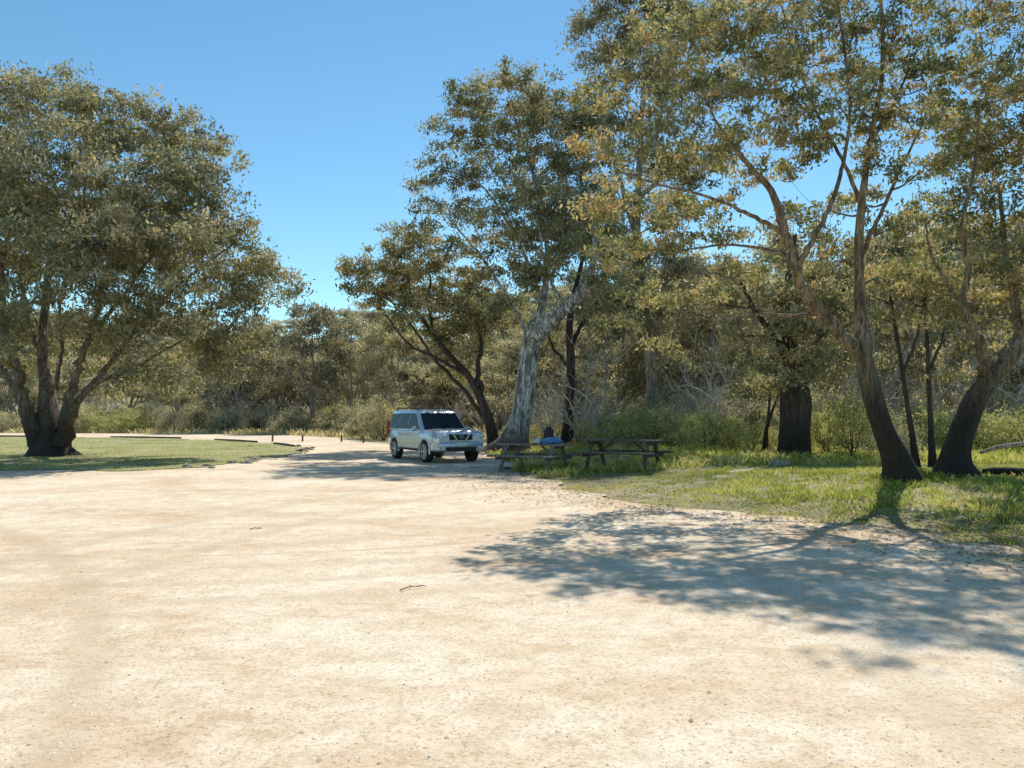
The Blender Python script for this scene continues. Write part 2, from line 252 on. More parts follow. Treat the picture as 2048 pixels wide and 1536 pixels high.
def build_tree(name, label, cat, base, stems, clumps, bark, leaf, L, W, dens, m, sig, group=None, sides=14, flare=.5, tint=(.2, .75), twig=.012, limb_noise=.05, low=.35, merge=False):
    base = np.array(base, float); root = empty(name, base, 0, label, cat, group); nodes = []; br = {}; allq = Q()
    for k, (pn, pts) in enumerate(stems):
        c = catmull(pts, 7); 
        if k: c[2:-1, :3] += RNG.normal(0, limb_noise, (len(c)-3, 3))*np.minimum(1, c[2:-1, 3:4]*6)
        V, F = tube(c, sides if c[0, 3] > .12 else 8, .07, k*1.7+base[0], flare if (pn == 'trunk') else 0)
        if merge: allq.add(V, F)
        else: link(pn, mesh_np(pn, V-base, F), bark, root)
        nodes.append(c)
    nodes = np.vstack(nodes); own = -np.ones(len(nodes), int); sc, st, ss = [], [], []
    z0 = base[2]
    cl = sorted(clumps, key=lambda q: np.min(np.linalg.norm(nodes[:, :3]-q[0], axis=1)))
    for ci, (c, r) in enumerate(cl):
        c = np.array(c, float); r = np.array(r, float); d = np.linalg.norm(nodes[:, :3]-c, axis=1)+2.0*np.maximum(0, nodes[:, 2]-c[2]+.15*np.linalg.norm(nodes[:, :2]-c[:2], axis=1))
        d = d+np.where(nodes[:, 2]-z0 < .18*(c[2]-z0), 3, 0); k = int(np.argmin(d)); s = nodes[k]; dist = np.linalg.norm(c-s[:3])
        o_ = own[k] if own[k] >= 0 else ci
        if o_ not in br: br[o_] = allq if merge else Q()
        q_ = br[o_]
        r0 = min(s[3]*.75, .012+.02*dist); bend = RNG.normal(0, .09*dist, 3)
        pts = [np.append(s[:3], r0), np.append(s[:3]*.62+c*.38+bend+[0, 0, -.03*dist], r0*.72), np.append(s[:3]*.3+c*.7+bend*.5, r0*.45), np.append(c, r0*.25)]
        cc = catmull(pts, 4); V, F = tube(cc, 6); q_.add(V, F); nodes = np.vstack([nodes, cc[3:]]); own = np.append(own, np.full(len(cc)-3, o_))
        n = max(5, int(dens*r[0]*r[2])); dirs = RNG.normal(0, 1, (n*2, 3)); dirs /= np.linalg.norm(dirs, axis=1)[:, None]
        dirs = dirs[(dirs[:, 2] > -.15) | (RNG.random(n*2) < low)][:n]; rad = RNG.random(len(dirs))**.42
        sp = c+dirs*r*rad[:, None]; ct = RNG.uniform(-.1, .1)
        for q in sp[::2]:
            a = cc[RNG.integers(len(cc)//2, len(cc)-1)]; dd = np.linalg.norm(q-a[:3]); mid = (a[:3]+q)/2+RNG.normal(0, .1*dd, 3)+[0, 0, -.05*dd]
            V, F = tube(np.array([np.append(a[:3], twig), np.append(mid, twig*.75), np.append(q, twig*.4)]), 3); q_.add(V, F)
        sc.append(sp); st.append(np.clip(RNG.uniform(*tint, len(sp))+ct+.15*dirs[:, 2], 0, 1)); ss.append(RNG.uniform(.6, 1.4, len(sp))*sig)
    if merge: link(stems[0][0], allq.mesh(stems[0][0], base), bark, root)
    else:
        for q_ in br.values(): link('bough', q_.mesh('bough', base), bark, root)
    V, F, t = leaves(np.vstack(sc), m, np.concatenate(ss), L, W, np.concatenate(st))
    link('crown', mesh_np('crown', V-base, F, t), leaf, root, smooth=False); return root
def pix_tree(name, label, px, Yd, stems, clumps, back=0.5, depth=1.0, grow=1.15, L=.2, W=.06, dens=10, slim=1.0, **kw):
    x = (px-1024)/FPX*Yd; z = float(H(x, Yd)); base = (x, Yd, z if z > 0 else 0); S = []
    for pn, pts in stems:
        q = [tuple(P(a, b, Yd+dy))+(r*slim,) for a, b, dy, r in pts]
        if pn == 'trunk': q[0] = (q[0][0], q[0][1], base[2]-.12, q[0][3])
        S.append((pn, q))
    CL = []
    for c in clumps:
        a, b, dy, ra, rb = c; yy = Yd+dy*depth; k = yy/FPX*grow; r = (ra*k, ra*k*1.1, rb*k*1.08); CL.append((P(a, b, yy), r))
        if RNG.random() < back and b > -20: CL.append((P(a+RNG.uniform(-30, 30), b+RNG.uniform(0, 50), yy)+np.array([0, RNG.uniform(1.0, 2.2)*ra*k, 0]), tuple(v*.9 for v in r)))
    return build_tree(name, label, 'tree', base, S, CL, L=L*1.2, W=W*1.3, dens=dens*1.25, **kw)
# big left tree
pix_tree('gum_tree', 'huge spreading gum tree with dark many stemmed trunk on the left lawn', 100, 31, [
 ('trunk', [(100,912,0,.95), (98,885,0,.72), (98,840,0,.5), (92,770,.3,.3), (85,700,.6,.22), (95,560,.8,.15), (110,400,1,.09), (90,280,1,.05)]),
 ('limb', [(75,890,-.3,.42), (60,830,-.5,.3), (35,750,-.8,.22), (12,660,-1.2,.17), (0,560,-1.5,.13), (20,440,-1.5,.09), (10,320,-1,.05)]),
 ('limb', [(65,870,0,.28), (30,780,.5,.2), (-30,680,.8,.15), (-80,560,1,.11), (-120,420,1,.07)]),
 ('limb', [(122,890,-.3,.42), (135,830,-.4,.28), (150,760,-.6,.19), (175,680,-.9,.14), (205,580,-1.3,.11), (235,470,-1.6,.08), (250,350,-1.3,.05)]),
 ('limb', [(130,860,.2,.25), (165,790,.5,.16), (225,720,.8,.12), (290,640,1,.09), (370,560,1,.06), (450,500,.8,.04)]),
 ('limb', [(140,825,-.2,.16), (190,770,-.6,.11), (260,740,-1,.08), (330,700,-1.5,.055), (420,650,-1.5,.035)]),
 ('limb', [(175,680,-.9,.11), (240,600,-.5,.08), (310,500,0,.06), (360,400,.3,.045), (390,330,.3,.03)]),
 ('limb', [(88,720,.5,.13), (50,600,1.5,.1), (30,480,2,.07), (50,330,2,.04)]),
 ('limb', [(110,780,.2,.11), (125,700,.3,.08), (120,600,.2,.06), (150,520,0,.045)]),
 ('limb', [(95,560,.8,.1), (160,450,0,.07), (170,340,-.5,.045)])],
 [(30,200,0,100,54), (-110,230,1,110,70), (110,230,-1,70,46), (255,236,0,74,46), (200,280,1,60,40), (365,280,1,72,46), (435,325,0,46,36), (330,365,-2,80,46), (200,365,-3,85,46), (60,345,-3,95,48), (-80,380,0,120,60),
  (420,415,0,62,40), (475,480,0,50,36), (530,530,0,38,28), (380,480,-3,75,42), (250,470,-4,85,42), (110,470,-4,85,46), (-30,480,-3,90,46), (510,600,0,48,36), (440,590,-1,60,38), (330,600,-3,70,40), (200,570,-4,75,38), (90,600,-4,60,34),
  (-60,620,-2,70,45), (490,680,1,42,26), (420,700,0,52,30), (320,730,0,55,26), (240,690,1,60,28), (330,440,1,70,38), (140,170,1,36,20),
  (-20,300,2,90,45), (280,320,2,80,44), (170,420,2,90,44), (30,420,2,90,48), (-60,540,2,90,45), (330,540,2,80,40), (230,520,1,80,40), (110,540,2,80,40), (460,640,-1,50,28), (380,660,-2,60,30), (350,775,1,50,18), (440,745,0,44,20), (-70,700,0,60,28), (280,650,-2,60,28), (10,540,3,80,44),
  (150,650,-3,55,28), (60,650,3,60,32), (120,680,3,60,28), (210,650,-3,55,26), (20,640,-3,48,26), (190,740,3,55,22), (270,745,-1.5,50,20), (-20,740,2,55,24), (80,740,4,50,20), (390,550,-1,60,34), (290,410,-3,70,38), (150,290,-2,80,42), (380,360,-1,60,40), (10,400,-3,80,44), (170,520,-4,70,38), (480,560,1,50,34), (20,700,-3,40,20), (240,780,2,44,16)],
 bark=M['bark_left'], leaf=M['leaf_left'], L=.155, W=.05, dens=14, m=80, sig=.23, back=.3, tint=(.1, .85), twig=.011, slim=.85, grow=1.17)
# centre white gum
pix_tree('gum_tree', 'tall white barked gum tree with thick pale trunk behind the parked car', 1032, 34, [
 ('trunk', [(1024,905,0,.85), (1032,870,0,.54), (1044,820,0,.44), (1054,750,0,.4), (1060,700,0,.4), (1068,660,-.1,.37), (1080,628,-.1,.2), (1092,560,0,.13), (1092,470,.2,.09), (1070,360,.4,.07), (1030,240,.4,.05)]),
 ('limb', [(1064,685,-.4,.32), (1092,652,-1,.29), (1130,618,-1.6,.25), (1165,580,-2,.2), (1183,530,-2,.13), (1190,440,-1.5,.09), (1160,320,-.8,.06)]),
 ('limb', [(1060,680,.1,.12), (1035,630,.3,.09), (1000,570,.6,.07), (960,510,.8,.055), (900,440,.8,.035)]),
 ('limb', [(1085,620,-.1,.11), (1060,540,-.5,.09), (1020,450,-.8,.065), (960,370,-.8,.045), (890,340,-.8,.03)]),
 ('limb', [(1098,560,0,.09), (1140,480,.5,.07), (1130,350,.5,.055), (1090,230,.5,.04)]),
 ('limb', [(1130,615,-1.6,.11), (1110,580,-1.8,.08), (1090,530,-1.8,.06), (1080,460,-1.5,.04)])],
 [(1000,162,0,60,26), (940,200,0,56,32), (1070,185,0,60,34), (1140,235,0,62,42), (895,255,0,38,24), (1000,255,0,70,30), (1110,310,1,70,36), (1020,320,0,45,22), (880,345,-1,56,20), (960,350,-1,75,26), (1060,395,-2,80,32), (1170,400,0,62,40),
  (840,372,0,34,14), (895,425,0,66,24), (990,445,-2,80,30), (1110,470,-1,66,26), (1215,490,1,50,34), (830,470,0,50,24), (930,500,0,60,26), (1170,330,0,50,40), (1030,535,1,50,20), (1060,250,1,60,35), (1080,350,2,60,40), (960,290,1,50,25), (1030,490,1,60,28), (1160,470,2,60,40), (960,560,1,50,26), (1180,250,1,50,50), (1080,440,2,60,36),
  (1100,540,-3,55,26), (1190,450,-3.5,50,36), (1040,560,-2.5,45,22), (1150,500,-3,45,24), (1215,560,-2.5,40,30)],
 bark=M['bark_white'], leaf=M['leaf_mid'], L=.16, W=.051, dens=15, m=64, sig=.2, back=.4, flare=.4, tint=(.08, .88), sides=20)
pix_tree('gum_tree', 'dark stemmed gum tree leaning left just behind the silver car', 990, 37, [
 ('trunk', [(992,900,0,.32), (980,850,0,.24), (962,800,0,.2), (935,750,0,.16), (890,700,0,.12), (845,640,0,.085), (800,580,0,.05)]),
 ('limb', [(965,805,0,.15), (955,740,.3,.12), (962,680,.5,.09), (940,610,.5,.06), (930,560,.5,.04)]),
 ('limb', [(930,748,0,.1), (880,720,-.5,.075), (820,690,-.8,.05), (770,630,-.8,.035)]),
 ('limb', [(975,845,0,.13), (925,775,.4,.1), (870,720,.6,.075), (830,660,.6,.05), (780,600,.6,.03)]),
 ('limb', [(870,680,0,.08), (860,620,.3,.06), (860,550,.5,.04)])],
 [(720,535,0,38,20), (695,550,0,20,16), (775,505,0,52,28), (850,540,0,65,32), (755,580,0,45,22), (860,610,0,62,32), (940,580,0,55,36), (800,640,0,45,22), (960,640,0,50,28), (890,670,1,50,26), (745,612,1,32,18), (840,490,0,50,28), (1000,620,2,45,30), (705,578,0,22,13), (900,620,-1,50,28), (820,590,1,60,28), (900,720,1,45,22), (800,545,-1,45,22)],
 bark=M['bark_dark'], leaf=M['leaf_mid'], L=.16, W=.051, dens=16, m=64, sig=.19, back=.3, tint=(.1, .88))
pix_tree('gum_tree', 'slim straight black trunked tree right of the white barked gum', 1135, 36, [
 ('trunk', [(1133,898,0,.27), (1136,830,0,.22), (1142,740,0,.19), (1140,640,0,.15), (1160,540,0,.1), (1180,450,0,.05)]),
 ('limb', [(1140,700,0,.12), (1170,640,.3,.09), (1210,580,.4,.05)]), ('limb', [(1142,740,0,.1), (1110,700,.3,.07), (1095,670,.3,.04)])],
 [(1200,500,1,55,32), (1160,440,1,50,30), (1230,590,0,55,30), (1195,630,1,40,24), (1240,660,1,45,26), (1185,700,1,36,20), (1095,690,1,26,16)],
 bark=M['bark_dark'], leaf=M['leaf_mid'], L=.17, W=.056, dens=15, m=60, sig=.22, back=.4, tint=(.05,.85))
pix_tree('gum_tree', 'very tall dark crowned tree rising behind at the top centre of the view', 1300, 42, [
 ('trunk', [(1310,880,0,.36), (1300,700,0,.28), (1275,500,0,.2), (1280,300,0,.15), (1290,120,0,.08)]),
 ('limb', [(1275,480,0,.16), (1230,330,0,.11), (1200,180,0,.06)]), ('limb', [(1280,330,0,.13), (1350,200,0,.08), (1390,60,0,.04)]), ('limb', [(1275,400,0,.13), (1340,330,0,.08), (1400,250,0,.04)])],
 [(1180,70,0,42,34), (1235,20,0,60,38), (1172,130,0,34,20), (1250,95,0,60,36), (1320,30,0,70,40), (1210,175,0,45,26), (1300,150,0,65,36), (1390,90,0,60,40), (1280,-50,0,80,40), (1380,-30,0,70,40), (1240,260,0,60,36), (1340,250,0,65,35), (1430,180,0,60,40), (1300,340,0,70,36), (1250,420,0,70,36), (1350,440,0,70,36), (1290,520,0,70,36), (1400,330,0,60,40), (1230,500,0,60,34), (1340,560,-1,70,34), (1270,620,-1,60,30), (1340,660,-1,50,26)],
 bark=M['bark_far'], leaf=M['leaf_dark'], L=.2, W=.068, dens=9.5, m=68, sig=.28, back=.35, tint=(.05, .95))
# near right trees
pix_tree('gum_tree', 'near gum tree with curved brown trunk forking low on the right verge', 1800, 14.9, [
 ('trunk', [(1808,960,0,.4), (1795,925,0,.27), (1772,870,0,.22), (1750,810,0,.2), (1735,750,0,.185), (1725,700,0,.17), (1722,640,.1,.13), (1718,560,.2,.105), (1718,470,.2,.09), (1728,370,.2,.07), (1745,260,.2,.055), (1765,140,.2,.045), (1760,-20,.2,.035), (1740,-180,.2,.02)]),
 ('limb', [(1735,735,0,.14), (1700,690,-.1,.13), (1655,640,-.3,.12), (1612,590,-.5,.11), (1592,530,-.6,.1), (1570,460,-.7,.085), (1540,380,-.7,.065), (1480,310,-.7,.045), (1430,240,-.7,.025)]),
 ('limb', [(1594,535,-.6,.065), (1630,470,-.6,.055), (1665,400,-.6,.045), (1690,310,-.5,.035), (1700,200,-.5,.03), (1680,40,-.5,.025), (1650,-120,-.5,.015)]),
 ('limb', [(1570,470,-.7,.055), (1500,430,-.9,.04), (1420,395,-1,.03), (1320,370,-1,.022), (1230,340,-1,.014)]),
 ('limb', [(1640,625,-.3,.045), (1590,632,-.2,.035), (1520,628,0,.028), (1430,640,.2,.02), (1350,620,.2,.014)]),
 ('limb', [(1590,520,-.6,.05), (1540,500,-.4,.035), (1450,490,-.2,.025), (1360,500,0,.018), (1270,500,0,.012)]),
 ('limb', [(1718,520,.2,.06), (1760,430,.5,.045), (1800,340,.7,.032), (1850,240,.8,.02)]),
 ('limb', [(1722,410,.2,.05), (1690,330,.4,.037), (1640,240,.5,.028), (1600,140,.5,.022), (1560,0,.5,.015)]),
 ('limb', [(1740,290,.2,.037), (1790,200,.2,.028), (1830,110,.2,.02)])],
 [(1215,200,0,66,40), (1310,130,0,90,48), (1440,80,0,100,55), (1560,50,-1,100,50), (1680,50,0,100,50), (1790,80,0,85,55), (1870,170,0,55,45), (1190,310,0,54,40), (1290,280,-1,84,42), (1410,200,-1,90,42), (1540,170,-1,100,44), (1670,190,-1,88,46), (1790,230,0,75,42),
  (1190,420,0,44,34), (1265,410,0,74,36), (1360,340,0,70,34), (1500,270,-1,65,30), (1630,280,0,60,28), (1230,530,0,58,32), (1330,490,0,66,34), (1290,600,1,60,26), (1400,600,1,60,26), (1850,340,0,62,34), (1750,330,0,50,26), (1450,30,1,90,50), (1600,-40,1,110,50), (1750,-30,1,100,50), (1340,60,1,80,44), (1460,480,.4,50,24),
  (1430,300,.6,60,36), (1420,420,.5,50,28), (1520,540,.5,50,26), (1660,520,.5,45,26), (1780,460,.5,55,30), (1640,420,.8,50,24), (1560,340,1,50,24), (1700,400,1,50,26), (1850,440,.8,50,30), (1820,540,.8,46,24), (1590,430,1,40,22),
  (1500,130,1,90,46), (1640,130,1,90,46), (1740,150,1,80,46), (1600,230,1,70,34), (1480,360,1,50,26), (1880,60,1,60,44), (1840,260,1,55,36), (1700,270,1,60,34), (1360,420,1,60,30), (1240,640,.5,46,22), (1340,690,1,46,20), (1760,560,1,40,22),
  (1580,-150,0,80,36), (1690,-180,0,80,36), (1800,-150,0,80,40), (1900,-60,0,70,44)],
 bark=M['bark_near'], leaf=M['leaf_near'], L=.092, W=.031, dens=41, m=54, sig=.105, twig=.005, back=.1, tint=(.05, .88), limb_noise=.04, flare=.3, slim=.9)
pix_tree('gum_tree', 'thick leaning gum tree at the right edge with trunk bending right', 1915, 16.2, [
 ('trunk', [(1915,958,0,.48), (1912,920,0,.32), (1922,870,0,.26), (1945,810,0,.23), (1975,765,0,.215), (2015,715,0,.2), (2060,650,0,.18), (2090,540,0,.13), (2100,400,0,.09), (2080,250,0,.06), (2070,120,0,.045), (2060,-50,0,.03)]),
 ('limb', [(1965,775,0,.14), (1968,730,-.2,.12), (1950,670,-.4,.1), (1925,620,-.5,.085), (1935,540,-.5,.065), (1925,450,-.5,.045), (1950,330,-.5,.03), (1960,200,-.4,.02)]),
 ('limb', [(1930,625,-.5,.06), (1890,560,-.7,.04), (1860,500,-.7,.03), (1850,440,-.7,.018)]),
 ('limb', [(2040,680,0,.11), (2030,600,.3,.085), (2010,500,.5,.06), (2000,380,.5,.035)])],
 [(1955,150,0,55,40), (2050,60,0,85,55), (2070,200,0,80,55), (1985,270,0,75,40), (1930,390,0,66,32), (2030,400,0,80,42), (1890,500,0,62,30), (1990,530,0,72,34), (2060,580,0,60,40), (1860,430,0,50,28), (1850,570,1,54,28), (1940,620,1,60,28), (2140,300,0,90,60), (2130,480,0,80,50), (2150,100,0,90,60), (1960,40,1,50,28),
  (1930,460,1,50,28), (2020,320,1,60,40), (1900,300,1,45,30), (1980,600,1,50,26), (2050,660,1,50,26), (1870,640,1,45,22), (2000,-70,0,70,40), (2110,-100,0,80,46), (1930,240,.6,45,26), (1990,450,1,60,30),
  (2000,180,1,70,44), (1960,330,1,60,36), (2060,300,1,60,40), (1920,130,1,50,34), (1980,-10,1,60,40), (2060,500,1,60,36), (1960,700,1.5,40,20), (1900,570,1,50,26)],
 bark=M['bark_near'], leaf=M['leaf_near'], L=.095, W=.032, dens=40, m=50, sig=.112, twig=.005, back=.15, tint=(.05, .88), limb_noise=.04, flare=.3, slim=.92)
pix_tree('gum_tree', 'stout black barked trunk standing in the shrubs between picnic table and near tree', 1590, 24, [
 ('trunk', [(1588,940,0,.58), (1588,900,0,.48), (1590,850,0,.45), (1592,800,0,.43), (1590,750,0,.36), (1580,690,0,.22), (1570,620,0,.15), (1580,540,0,.1), (1590,470,0,.06)]),
 ('limb', [(1592,770,0,.16), (1620,700,.3,.11), (1660,640,.5,.08), (1700,560,.5,.05)]), ('limb', [(1585,740,0,.16), (1550,680,-.3,.1), (1510,620,-.4,.07), (1480,560,-.4,.04)])],
 [(1490,540,1,66,34), (1590,480,1,72,36), (1690,520,1,66,36), (1540,600,0,66,32), (1650,610,0,66,32), (1490,670,0,52,26), (1600,660,-1.2,60,28), (1720,640,0,54,28), (1550,725,-1.2,46,20), (1650,715,-1,46,20), (1640,560,0,60,30), (1590,590,-1,60,30), (1600,735,-1.4,46,20), (1440,610,1,60,30), (1450,720,1,50,24), (1730,730,1,44,24), (1560,660,-1.2,50,26), (1640,670,-1,50,24), (1575,755,-1.6,30,14), (1615,760,-1.5,26,12)],
 bark=M['bark_dark'], leaf=M['leaf_mid'], L=.135, W=.044, dens=23, m=56, sig=.165, back=.4, tint=(.1, 1), flare=.15)
for px, lab, lean in ((1866, 'thin dark sapling trunk just left of the leaning right edge tree', -18), (1835, 'slender black stem slanting left behind the near curved tree', -60), (1530, 'spindly small tree left of the stout black trunk', 12)):
    Yd = 19 if px > 1600 else 26; t = 560 if px > 1600 else 760
    pix_tree('sapling', lab, px, Yd, [('trunk', [(px,935,0,.09), (px+lean*.2,860,0,.065), (px+lean*.5,(930+t)/2,0,.05), (px+lean,t,0,.03)]), ('limb', [(px+lean*.5,(930+t)/2,0,.045), (px+lean*.5+25,(930+t)/2-60,0,.03), (px+lean*.5+45,t+30,0,.015)])],
     [(px+lean,t-10,0,50,28), (px+lean+50,t+30,0,45,26), (px+lean-40,t+30,0,45,26), (px+lean-10,t+80,0,36,20)], bark=M['bark_dark'], leaf=M['leaf_mid'], L=.12, W=.04, dens=34, m=40, sig=.14, back=.3, twig=.006)
def copy_tree(o, parent=None):
    c = o.copy(); C.objects.link(c)
    if parent: c.parent = parent
    for ch in list(o.children): copy_tree(ch, c)
    return c
def proto_tree(k, dark):
    h = 9.0; S = [('trunk', [(0,0,-.3,.24), (.1,0,1.2,.17), (.2*math.sin(k),.1,2.8,.13), (.5*math.sin(k*2),.2,5,.09), (.3*math.cos(k),0,7.4,.05)])]; CL = []
    n = 6
    for i in range(n):
        a = i/n*6.283+k; r = random.uniform(1.8, 3.0); z = random.uniform(4.6, 7.4)
        S.append(('limb', [(.1,0,random.uniform(.4, 2.6),.1), (math.cos(a)*r*.4, math.sin(a)*r*.4, z*.5,.07), (math.cos(a)*r*.8, math.sin(a)*r*.8, z*.8,.045), (math.cos(a)*r, math.sin(a)*r, z,.025)]))
        CL.append(((math.cos(a)*r, math.sin(a)*r, z), (1.2, 1.2, .7)))
    for i in range(17):
        a = random.uniform(0, 6.28); e = random.uniform(-.75, 1.3); CL.append(((2.4*math.cos(a)*math.cos(e), 2.4*math.sin(a)*math.cos(e), 4.8+3.4*math.sin(e)), (1.05, 1.05, .7)))
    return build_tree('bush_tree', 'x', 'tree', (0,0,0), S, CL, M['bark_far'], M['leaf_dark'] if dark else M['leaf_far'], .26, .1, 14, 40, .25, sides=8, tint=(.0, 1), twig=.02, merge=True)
protos = [proto_tree(k, k in (1, 4)) for k in range(5)]; used = set()
def place(pl, idx, x, y, h, wid, label, group=None, rz=None):
    pr = pl[idx]; o = pr if (id(pl), idx) not in used else copy_tree(pr); used.add((id(pl), idx))
    z = float(H(x, y)); o.location = (x, y, max(z, 0)-.05); o.rotation_euler.z = random.uniform(0, 6.28) if rz is None else rz
    o.scale = (wid, wid, h); o['label'] = label
    if group: o['group'] = group
    elif 'group' in o: del o['group']
    return o
mids = [
 (625,72,598,150,1,'dark rounded tree on the skyline between the left gum and the car'),
 (560,78,640,130,2,'paler tree half hidden behind the right side of the big left gum'),
 (705,76,618,140,0,'grey green tree on the skyline directly above the car roof'),
 (780,70,630,140,3,'open scrubby tree behind and left of the dark leaning gum'),
 (470,74,640,160,4,'dark tree seen under the outer branches of the big left gum'),
 (1240,46,560,200,0,'brownish tree behind the left picnic table'),
 (1370,44,500,240,2,'broad olive tree behind the right picnic table'),
 (1470,50,500,220,3,'grey olive tree behind the spindly small tree'),
 (1760,34,460,280,1,'dark tree filling the gap behind the near forked trunk'),
 (1680,46,500,220,0,'pale tree behind the stout black trunk on the right'),
 (1890,40,440,280,2,'leafy tree behind the slim stems at right'),
 (2030,36,430,300,4,'dark tree behind the leaning right edge gum'),
 (1120,60,620,170,3,'distant tree glimpsed between the white gum and black trunk'),
 (1560,54,470,220,2,'pale tree on the slope left of the stout black trunk'),
 (1820,52,430,230,3,'taller pale tree on the slope between the two near right trees'),
 (1960,60,430,230,0,'pale slope tree just left of the right edge gum limbs'),
 (1310,60,520,200,3,'pale slope tree behind the gap between the picnic tables'),
 (1000,66,600,170,2,'pale slope tree behind the white gum trunk')]
for px, Yd, top, w, k, lab in mids:
    x = (px-1024)/FPX*Yd; z = float(H(x, Yd)); h = (EYE+(HOR-top)/FPX*Yd-z)/8.9; place(protos, k, x, Yd, h, w/FPX*Yd/6.6, lab)
zones = [(-250, 170, 'hillside tree far behind the big left gum', 'trees on the slope behind the left gum', 13), (170, 560, 'scrubby hillside tree seen below the left gum branches', 'trees on the slope left of the skyline gap', 11),
         (560, 1000, 'scrubby tree on the slope behind the car', 'trees on the slope behind the car', 10), (1000, 1500, 'scrubby tree on the slope behind the picnic tables', 'trees on the slope behind the picnic tables', 9),
         (1500, 2300, 'scrubby tree on the slope behind the right hand gums', 'trees on the slope behind the right gums', 11)]
for a, b, lab, grp, sp in zones:
    n = int((b-a)/sp)
    for i in range(n):
        Yd = random.uniform(80, 150) if b <= 1000 else random.uniform(48, 125); px = a+(b-a)*(i+random.random())/n; x = (px-1024)/FPX*Yd
        hs_ = random.uniform(.5, .95) if b <= 1000 else random.uniform(.45, 1.15)
        place(protos, random.choice((0, 1, 2, 3, 0, 2, 3, 4)), x, Yd, hs_, random.uniform(.7, 1.15), lab, grp)
def proto_shrub(k):
    S = [('stem', [(0,0,-.1,.03), (.05,0,.3,.02), (.1*math.sin(k),.05,.8,.01)])]
    S += [('stem', [(0,0,-.05,.025), (math.cos(a)*.25, math.sin(a)*.25,.35,.015), (math.cos(a)*.55, math.sin(a)*.55,.75,.008)]) for a in (k, k+2.1, k+4.2)]
    CL = [((math.cos(a+k)*r, math.sin(a+k)*r, z), (.34, .34, .3)) for a, r, z in [(0,0,.9), (0,.5,.6), (1.2,.55,.7), (2.4,.5,.55), (3.6,.55,.65), (4.9,.5,.75), (.6,.75,.3), (2,.75,.35), (3.2,.75,.3), (4.4,.75,.3), (5.6,.7,.35)]]
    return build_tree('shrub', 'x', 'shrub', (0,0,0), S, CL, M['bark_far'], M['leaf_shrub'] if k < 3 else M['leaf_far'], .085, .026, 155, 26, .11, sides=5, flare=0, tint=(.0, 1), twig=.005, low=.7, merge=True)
shr = [proto_shrub(k) for k in range(4)]
SH = [(1205,33,2.4,1.4,0), (1262,31,2.3,1.6,1), (1318,30,2.6,1.7,2), (1372,31,2.3,1.5,0), (1412,28,2.4,1.6,1), (1462,30,2.5,1.4,2), (1505,27,2.0,1.4,0), (1545,30,2.2,1.8,3), (1655,25,1.6,1.6,1), (1705,24,1.9,2.1,2), (1742,27,2.4,1.9,0),
      (1790,22,1.6,1.3,3), (1835,27,2.6,1.8,1), (1890,30,2.4,1.6,2), (1960,27,2.4,1.5,0), (2010,29,2.6,1.5,1), (2060,26,2.3,1.6,2), (1150,37,2.4,1.4,3), (1090,38,2.6,1.5,0), (1630,31,2.6,2.6,3), (1480,36,3,2.4,3), (1380,37,3.2,2.6,3), (1280,38,3,2.3,3), (1340,40,3.4,3.2,3), (1430,39,3.2,3.0,0), (1220,40,3,2.8,3), (1540,37,3,3.0,3), (1700,36,3,3.2,3), (1860,36,3,3.2,3), (1980,35,3,3,3)]
for i, (px, Yd, w, h, k) in enumerate(SH):
    place(shr, k, (px-1024)/FPX*Yd, Yd, h/1.15, w/2.1, 'bushy yellow green shrub in the scrub band behind the picnic tables and right trees', 'shrubs behind the picnic tables')
for i in range(46):
    px = 150+i*14.5+random.uniform(-8, 8); Yd = random.uniform(70, 82); x = (px-1024)/FPX*Yd
    if px > 700: Yd = random.uniform(50, 62); x = (px-1024)/FPX*Yd
    place(shr, random.choice((0, 3, 3, 1)), x, Yd, random.uniform(1.3, 2.6), random.uniform(1.3, 2.2), 'grey green shrub beyond the far gravel road', 'shrubs along the far road')
for i in range(14):
    px = -60+i*17; Yd = random.uniform(72, 84); place(shr, random.randrange(4), (px-1024)/FPX*Yd, Yd, 1.6, 1.7, 'low shrub far behind the left gum trunk', 'shrubs behind the left gum')
def proto_dead(k):
    root = empty('dead_bush', (0,0,0), 0, 'x', 'dead bush'); q = Q()
    def grow(p, d, L, r, lev):
        n = 4; pts = [np.append(p, r)]
        for i in range(n):
            d = d+RNG.normal(0, .22, 3); d /= np.linalg.norm(d); p = p+d*L/n; pts.append(np.append(p, r*(1-.16*(i+1))))
        V, F = tube(np.array(pts), 4); q.add(V, F)
        if lev:
            for j in range(3):
                s = pts[random.randint(1, n)]; dd = d+RNG.normal(0, .7, 3); dd[2] = abs(dd[2])*.7+.1; grow(s[:3], dd/np.linalg.norm(dd), L*.7, r*.6, lev-1)
    for j in range(4): grow(np.array([0,0,-.1]), np.array([random.uniform(-.6,.6), random.uniform(-.6,.6), 1]), 1.3, .04, 3)
    link('bough', q.mesh('bough'), M['dead'], root); return root
dead = [proto_dead(k) for k in range(3)]
for i in range(84):
    if i < 40: px = random.uniform(120, 990); Yd = random.uniform(70, 92); lab = 'bleached leafless bush on the slope behind the car and left gum'; grp = 'dead bushes on the left slope'
    else: px = random.uniform(1080, 2100); Yd = random.uniform(32, 48); lab = 'bleached leafless bush in the scrub behind the right trees'; grp = 'dead bushes on the right slope'
    f = random.uniform(.9, 1.4) if i % 3 else random.uniform(1.5, 2.3)
    place(dead, i % 3, (px-1024)/FPX*Yd, Yd, f*1.2, f*.8, lab, grp)
